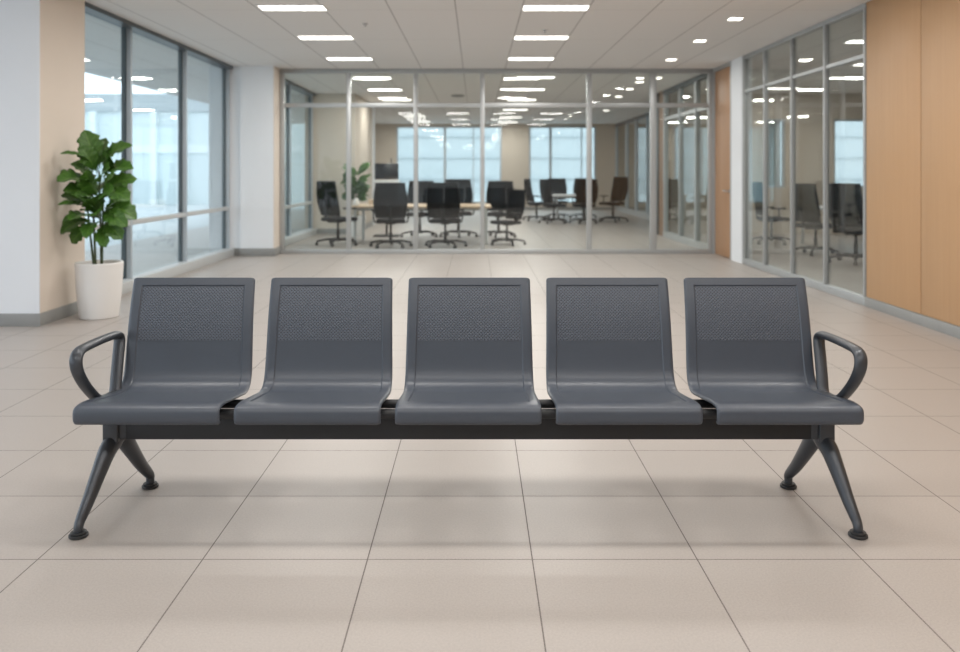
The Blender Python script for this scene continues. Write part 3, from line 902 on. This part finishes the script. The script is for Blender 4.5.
def office_chair(x, y, deg, label, group, scale=1.0):
    """deg: direction the sitter faces, 0 = away from the hall (+Y), 90 = towards -X"""
    if oc_first[0]:
        OC.location = (x, y, 0); OC.rotation_euler = (0, 0, math.radians(deg)); OC.scale = (scale,)*3
        OC['label'] = label; OC['group'] = group; oc_first[0] = False
    else:
        dup(OC, (x, y, 0), math.radians(deg), label, group, scale)
G1, G2, G3 = 'office chairs at the long table', 'office chairs at the far small table', 'office chairs in the meeting room'
office_chair(-2.66, 16.25, -42, 'black mesh office chair at the left end of the long table, turned sideways', G1, 1.02)
office_chair(-1.60, 15.82, 4, 'black mesh office chair with its back to the glass, in front of the standing screen', G1)
office_chair(-0.58, 15.85, -6, 'black mesh office chair with its back to the glass, middle of the long table', G1)
office_chair(0.60, 16.35, 125, 'low black mesh office chair at the right end of the long table', G1, 0.88)
office_chair(-1.22, 18.32, 176, 'black office chair facing the hall across the long table, next to the standing screen', G1)
office_chair(-0.38, 18.35, 184, 'black office chair facing the hall across the long table, middle of three', G1, 1.03)
office_chair(0.49, 18.3, 170, 'black office chair facing the hall across the long table, nearest its right end', G1)

def table(name, label, x0, x1, y0, y1, top, leg, h=0.75, group=None, lg=0.05, n=0.06):
    cx, cy = (x0+x1)/2, (y0+y1)/2
    t = thing(name, label, 'table', (cx, cy, 0), 0, group)
    w, d = (x1-x0)/2, (y1-y0)/2
    MB().box((-w, -d, h-0.04), (w, d, h), 0.006).build('tabletop', top, t)
    for sx_ in (-1, 1):
        for sy_ in (-1, 1):
            MB().box((sx_*(w-n)-lg/2, sy_*(d-n)-lg/2, 0), (sx_*(w-n)+lg/2, sy_*(d-n)+lg/2, h-0.04), 0.004).build('leg', leg, t)
    fr = MB()
    fr.box((-w+n, -d+n-0.015, h-0.09), (w-n, -d+n+0.015, h-0.041)); fr.box((-w+n, d-n-0.015, h-0.09), (w-n, d-n+0.015, h-0.041))
    fr.build('apron', leg, t)
    return t
table('meeting_table', 'long pale wood table with light grey legs behind the glass partition', -2.45, 0.30, 16.3, 17.7, M['table_wood'], M['sill'], n=0.1)
table('meeting_table', 'small white topped table near the far window behind the partition', 2.25, 3.35, 24.0, 25.2, M['table_white'], M['sill'])
table('meeting_table', 'white topped table inside the glazed meeting room on the right', 6.35, 7.7, 12.2, 16.6, M['table_white'], M['sill'])

office_chair(1.76, 24.5, -75, 'black office chair at the left side of the far small table, nearest the beige pillar', G2)
office_chair(2.14, 23.2, -66, 'black office chair at the near left corner of the far small table', G2)
office_chair(2.50, 25.85, 180, 'black office chair behind the far small table, against the window light', G2)
office_chair(3.30, 25.9, 172, 'black office chair behind the far small table, nearer the glazed side wall', G2)
office_chair(2.98, 23.2, 10, 'black office chair with its back to the hall at the far small table', G2)
office_chair(3.88, 23.9, 38, 'black office chair at the right side of the far small table, backrest turned outwards', G2, 1.05)

office_chair(5.88, 13.05, -60, 'black office chair in the meeting room nearest the oak panels', G3, 1.02)
office_chair(5.80, 14.4, -66, 'black office chair in the middle of the meeting room glazing', G3, 1.0)
office_chair(5.82, 16.6, -90, 'black office chair farthest back in the meeting room, near the white pier', G3)

# things on and behind the tables
s = thing('display_stand', 'black screen on a pole stand with white shelf behind the long table', 'screen', (-1.96, 18.5, 0))
sc_ = MB().box((-0.26, -0.03, 1.25), (0.26, 0.0, 1.60), 0.008).build('screen', M['screen'], s)
MB().tube([(0.10, -0.015, 1.60), (0.10, -0.015, 1.71)], 0.012).build('webcam_post', M['black'], sc_)
MB().box((-0.27, -0.06, 1.165), (0.27, 0.05, 1.235), 0.006).build('shelf', M['trimwhite'], s)
MB().tube([(0, 0.03, 0.03), (0, 0.03, 1.5)], 0.025).build('pole', M['black'], s)
MB().box((-0.28, -0.22, 0.0), (0.28, 0.24, 0.03), 0.008).build('base', M['black'], s)
v = MB().lathe([(0.03, 0), (0.055, 0.01), (0.062, 0.06), (0.05, 0.11), (0.03, 0.13), (0.034, 0.15), (0.026, 0.15)], seg=20).build('vase', M['pot'], None, (-2.36, 16.62, 0.75))
tag(v, 'small white vase on the left end of the long table', 'vase')
mb = MB().box((-0.20, -0.14, 0), (0.20, 0.14, 0.10), 0.006)
bx_ = mb.build('storage_box', M['table_wood'], None, (-1.98, 17.2, 0.75)); tag(bx_, 'low tan box on the long table below the standing screen', 'box')
l = thing('laptop', 'thin grey laptop open on the table in the right meeting room', 'laptop', (6.75, 14.2, 0.75))
MB().box((-0.12, -0.17, 0), (0.12, 0.17, 0.015), 0.004).build('keyboard_base', M['alu'], l)
MB().box((0.115, -0.17, 0.012), (0.125, 0.17, 0.23), 0.003).build('screen', M['screen'], l)

# ------------------------------------------------------------------ light and camera
w = bpy.data.worlds.new('overcast_sky'); bpy.context.scene.world = w; w.use_nodes = True
bg = w.node_tree.nodes['Background']
bg.inputs['Color'].default_value = (0.82, 0.91, 1.0, 1); bg.inputs['Strength'].default_value = 2.5

cam = bpy.data.cameras.new('camera'); co = bpy.data.objects.new('camera', cam); C.objects.link(co)
co.location = (0, 0, CAM); co.rotation_euler = (PI/2, 0, 0)
cam.sensor_width = 36; cam.lens = 843/960*36
cam.shift_x = 4/960; cam.shift_y = -154/960
cam.clip_end = 300
cam.dof.use_dof = True; cam.dof.focus_distance = 3.5; cam.dof.aperture_fstop = 2.2
sc = bpy.context.scene
sc.camera = co
sc.view_settings.view_transform = 'Standard'; sc.view_settings.look = 'None'; sc.view_settings.gamma = 1
sc.view_settings.use_curve_mapping = False
sc.view_settings.exposure = 0.0
sc.cycles.transparent_max_bounces = 24
sc.cycles.max_bounces = 10
sc.cycles.diffuse_bounces = 5
